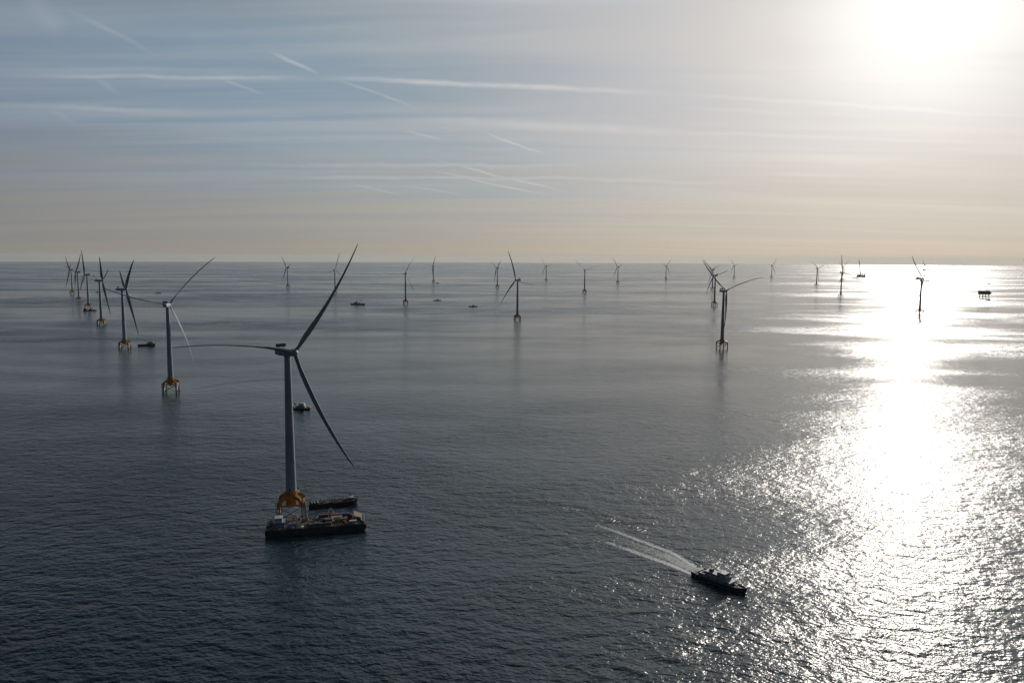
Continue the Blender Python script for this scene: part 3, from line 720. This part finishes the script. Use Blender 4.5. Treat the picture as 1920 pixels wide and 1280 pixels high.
for y in (-3.6,0,3.6): b.tube((-2.8,y,0),(-2.8,y,2.8),.16,n=6); b.tube((2.3,y,0),(2.3,y,1.0),.16,n=6); b.tube((-2.8,y,.2),(2.3,y,1.0),.1,n=5)
b.build('support', M['dark'], o)
o = deckobj('tool_rack', -17.2, 4.2, 0, 'rusty tool rack between barge deckhouse and cable drums', 'rack')
b = MB()
for x in (-1.6,0,1.6):
    for y in (-.7,.7): b.tube((x,y,0),(x,y,2.4),.07,n=5)
for z in (.6,1.4,2.3): b.box((0,0,z),(3.4,1.6,.08))
b.build('frame', M['tan'], o)
b = MB()
for k in range(9): b.box((-1.3+.34*k,random.uniform(-.4,.4),.85+.8*(k%2)),(.28,.5,random.uniform(.25,.5)))
b.build('boxes', M['orange'], o)

# --- flat workboat behind the turbine
s = vessel('cargo_boat', (-125.6, 519.5), 16, 'low black cargo boat with rails, moored behind the nearest turbine', 'boat')
hull_parts(s, 34, 7.6, 1.9, M['hull'], M['deck'], .16, .9, .5, .95)
b = MB()
for x in range(-3, 15, 2):
    for y in (-3.2, 3.2): b.tube((x,y,2),(x,y,4.9),.12,n=5)
for y in (-3.2,3.2): b.tube((-3,y,4.9),(13,y,4.9),.12,n=5); b.tube((-3,y,3.5),(13,y,3.5),.07,n=5)
b.build('deck_frame', M['dark'], s)
for k in range(14):
    b = MB(); x = -9+1.6*k; y = rr.uniform(-2.4,2.4)
    if k % 3: b.box((x,y,2.6),(rr.uniform(.8,1.6),rr.uniform(.8,1.4),rr.uniform(.7,1.8)), rr.uniform(0,2)); b.build('deck_box', M['dark' if k % 2 else 'leg'], s)
    else: b.tube((x,y,2),(x,y,rr.uniform(4.5,6.4)),.14,n=6); b.build('post', M['dark'], s)
house(s, 'wheelhouse', 10.2, 13.6, 4.2, 2.2, 2.7, M['grey'])
mast(s, 11.6, 5.0, 4.2, M['dark'], .16, 1.4)
b = MB()
for x in (-15.2,-13.4,-11.2): b.tube((x,-1.6,2.7),(x,1.6,2.7),.65,n=12)
b.box((-13.2,0,2.3),(6,4.2,.5)); b.build('winch', M['dark'], s)
b = MB(); b.box((-5.5,0,2.25),(8,4.6,.5)); b.box((3,0,2.3),(7,4.2,.6)); b.build('hatch', M['deck'], s)

# --- support vessels further out
def small_ship(name, loc, hd, L, B, hullm, label, cat='boat', hx=(.05,.35), hh=(2.6,2.3), mh=5., extra=None, D=None, group=None):
    s = vessel(name, loc, hd, label, cat, group); D = D or max(1.2, L*.055)
    hull_parts(s, L, B, D, hullm, M['deck'], .3, L*.03, .7, .88, N=14)
    x0, x1 = hx[0]*L, hx[1]*L; z = D+.05
    house(s, 'deckhouse', x0, x1, B*.7, z, hh[0], M['grey']); z += hh[0]+.15
    if len(hh) > 1: house(s, 'wheelhouse', x0+(x1-x0)*.3, x1-(x1-x0)*.1, B*.56, z, hh[1], M['white'], True, .4); z += hh[1]
    if mh: mast(s, x0+(x1-x0)*.5, z, mh, M['dark'], max(.14, L*.006), B*.2)
    b = MB(); b.box((-L*.36, 0, D+.5), (L*.08, B*.5, .9)); b.tube((-L*.3,-B*.2,D+.7),(-L*.3,B*.2,D+.7),.5,n=10); b.build('winch', M['dark'], s)
    return s
s = small_ship('tugboat', (-243.0, 857.0), -6, 24, 8, M['green'], 'dark green tugboat close behind the nearest turbine tower', 'tugboat', (-.18,.24), (2.9,2.5), 5.5)
b = MB(); b.box((-5.8,0,6.2),(1.6,3.2,2.6),top=.85); b.build('funnel', M['dark'], s)
b = MB()
for q in range(-5,6): b.path([(12.0-.16*q*q,.8*q-.4,2.3),(12.0-.16*q*q,.8*q+.4,2.3)],.42,6)
b.build('bow_fender', M['dark'], s)
s = small_ship('supply_vessel', (-713.5, 1469), 20, 31, 8.5, M['hull'], 'dark supply vessel with open stern, between the two near left turbines', 'ship', (.02,.40), (3.2,2.6), 4.5, D=2.4)
b = MB(); b.box((0,0,0),(1,1,1)); 
b = MB(); b.tube((3,0,5.6),(3,0,8.4),.35,n=8); b.tube((3,0,8.2),(-4,0,9.6),.25,n=8); b.build('crane', M['dark'], s)
s = vessel('work_barge', (-1347, 2414), 4, 'small black and red work barge at the foot of a left-row turbine', 'barge')
box_hull(s, 40, 12, 2.6, M['hull'], M['deck'], 3)
house(s, 'deckhouse', -19, -8, 9, 2.7, 4.2, M['red']); house(s, 'wheelhouse', -17, -12, 6, 7.1, 3, M['white'])
b = MB(); b.box((2,0,3.8),(10,7,2.2)); b.box((12,1,3.3),(6,5,1.2)); b.build('cargo_hold', M['dark'], s)
s = vessel('anchor_tug', (-562, 2763), -24, 'grey vessel with three thin masts, left of the level-bladed turbine', 'ship')
hull_parts(s, 60, 13, 3.4, M['hull'], M['deck'], .26, 1.8, .9, .88)
house(s, 'deckhouse', -17, 4, 9, 3.4, 4, M['grey']); house(s, 'wheelhouse', -13, -2, 7.5, 7.5, 3.6, M['grey'])
mast(s, -7, 11.2, 11, M['dark'], .7, 2.2); mast(s, 8, 4, 17, M['grey'], .45, 1.2); mast(s, 15, 4, 19, M['grey'], .45, 1.2)
b = MB(); b.tube((8,0,18),(20,0,8),.3,n=6); b.tube((15,0,20),(2,0,10),.25,n=6); b.build('derrick', M['dark'], s)
small_ship('workboat', (-302, 3058), 6, 30, 7.5, M['hull'], 'low dark workboat, left of the two boats at centre left', 'boat', (-.12,.14), (2.6,2.6), 3.)
small_ship('workboat', (-139, 2684), 3, 31, 8.5, M['hull'], 'low dark workboat, nearest boat left of the centre turbine', 'boat', (-.14,.14), (2.6,2.2), 0)
small_ship('crew_boat', (-505, 5125), 4, 22, 6, M['hull'], 'tiny boat right of a distant turbine foot', 'boat', (-.1,.25), (3.,2.), 0)
small_ship('barge_boat', (-1687, 3612), 2, 26, 7, M['grey'], 'faint flat boat above the second nearest turbine\'s left blade', 'boat', (-.1,.1), (1.8,), 0)
small_ship('fishing_boat', (-3710, 6738), 5, 30, 8, M['grey'], 'faint boat near the horizon right of the left row', 'boat', (-.1,.2), (2.6,2.), 0)
small_ship('crew_boat', (-1993, 3641), 8, 16, 5, M['hull'], 'tiny boat just left of the fourth nearest left-row turbine', 'boat', (-.1,.25), (2.4,2.), 0)
# --- jack-up crane ship
s = vessel('jack_up_crane_ship', (3183, 6936), 12, 'jack-up crane ship on raised legs with its tall boom up', 'crane ship')
b = MB(); b.loft([[Vector((x,-w_,z0)),Vector((x,w_,z0)),Vector((x,w_,z1)),Vector((x,-w_,z1))] for x, w_, z0, z1 in ((-40,16,11,19),(30,16,11,19),(40,9,14,19))]); b.build('hull', M['hull'], s)
for x in (-30, 24):
    for y in (-13, 13):
        b = MB(); lattice(b, (x,y,-4), (x,y,52 if x > 0 else 40), 5, 5, 9, .7); b.build('jacking_leg', M['dark'], s)
house(s, 'deckhouse', 26, 38, 20, 19, 14, M['grey']); 
b = MB(); b.box((-14,0,24),(34,20,10)); b.box((-20,4,31),(12,9,6)); b.build('deck_cargo', M['dark'], s)
b = MB(); b.tube((2,8,19),(2,8,34),4.5,n=14); b.box((2,8,37),(12,9,7)); b.build('crane_house', M['grey'], s)
b = MB(); lattice(b, (0,8,36), (-28,4,168), 5.5, 3, 16, .7); b.build('boom', M['red'], s)
s = vessel('flat_barge', (3163, 7025), 10, 'flat barge touching the left end of the crane ship', 'barge'); box_hull(s, 54, 16, 4, M['hull'], M['deck'], 4)
b = MB(); b.box((4,0,5),(14,8,2.4)); b.build('deck_cargo', M['dark'], s)
# --- crane vessel in the glitter
s = vessel('floating_crane', (3545, 6684), 10, 'long low crane vessel with a pyramid frame, left in the sun glitter', 'crane ship')
box_hull(s, 124, 26, 5, M['hull'], M['deck'], 8)
house(s, 'deckhouse', 10, 50, 18, 5.1, 8, M['grey']); house(s, 'upper_deckhouse', 16, 30, 14, 13.3, 8, M['grey'])
b = MB()
for sy in (-1,1): b.tube((2,sy*9,5),(22,0,48),1.1,n=6); b.tube((40,sy*9,13),(22,0,48),1.0,n=6)
b.tube((22,0,30),(22,0,52),.9,n=6); b.build('crane_frame', M['dark'], s)
s = vessel('cargo_ship', (6788, 12477), 14, 'far low cargo ship near the horizon in the sun glitter', 'ship')
hull_parts(s, 135, 24, 9, M['hull'], M['deck'], .2, 3, 1, .9); house(s, 'deckhouse', -58, -40, 18, 9, 14, M['white']); b = MB(); b.box((5,0,12),(80,18,5)); b.build('hatch', M['dark'], s)
s = vessel('flat_barge', (3331, 6128), 9, 'long flat barge crossing behind the dark tower in the glitter', 'barge'); box_hull(s, 96, 22, 4.5, M['hull'], M['deck'], 6)
house(s, 'deckhouse', -44, -30, 14, 4.6, 6, M['grey']); b = MB(); b.box((10,0,6),(46,12,2.5)); b.build('deck_cargo', M['dark'], s)
# --- offshore substation
s = vessel('offshore_substation', (2143, 3441), 8, 'boxy offshore substation platform on legs at the right', 'platform')
b = MB(); b.box((0,0,20),(44,26,6)); b.box((1,0,26.5),(46,28,5.5)); b.box((-2,0,32),(38,24,5)); b.build('topside', M['bluehull'], s)
b = MB()
for z in (17.3,23.4,29.6,34.8): b.box((0 if z < 34 else -2,0,z),(49 if z < 34 else 41,30 if z < 34 else 26,.5))
b.build('deck_floor', M['dark'], s)
for x in (-15,15):
    for y in (-9,9):
        b = MB(); b.tube((x*1.08,y*1.08,-4),(x,y,17.2),1.6,n=12); b.build('jacket_leg', M['dark'], s)
b = MB()
for y in (-9,9): b.tube((-15.8,y,1),(15,y,15),.6,n=6); b.tube((15.8,y,1),(-15,y,15),.6,n=6)
b.build('bracing', M['dark'], s)
b = MB(); b.tube((12,6,34),(12,6,41),.9,n=8); b.tube((12,6,40),(28,6,37),.6,n=8); b.build('crane', M['grey'], s)
b = MB(); b.box((24,0,30.5),(12,16,.8)); b.tube((19,0,24),(27,0,30),.6,n=6); b.build('helideck', M['grey'], s)
small_ship('crew_boat', (2042, 3250), 12, 22, 6.5, M['bluehull'], 'small dark boat below the offshore substation', 'boat', (-.05,.3), (2.6,2.2), 0)
small_ship('workboat', (3438, 5477), 4, 38, 9, M['hull'], 'dark workboat above the offshore substation', 'boat', (-.1,.2), (2.6,2.4), 0)
small_ship('workboat', (3794, 6610), 5, 34, 9, M['hull'], 'tiny workboat right of the dark tower in the glitter', 'boat', (-.1,.2), (2.6,2.4), 0)


# ------------------------------------------------------------------ haze
hb = MB(); S = 66000.
secs = []
for z in (-320., 262.):
    secs.append([Vector((S*math.cos(2*math.pi*k/96), S*math.sin(2*math.pi*k/96), z)) for k in range(96)])
hb.loft(secs)
hm = bpy.data.materials.new('haze_air'); hm.use_nodes = True; T = NT(hm.node_tree); T.n.clear()
pv = T.new('ShaderNodeVolumePrincipled'); pv.inputs['Color'].default_value = (.70, .75, .77, 1); pv.inputs['Density'].default_value = 1.1e-5; pv.inputs['Anisotropy'].default_value = .2
ho = T.new('ShaderNodeOutputMaterial'); T.l.new(pv.outputs[0], ho.inputs['Volume'])
hz = hb.build('haze', hm); tag(hz, 'thin bluish sea haze over the water', kind='stuff')
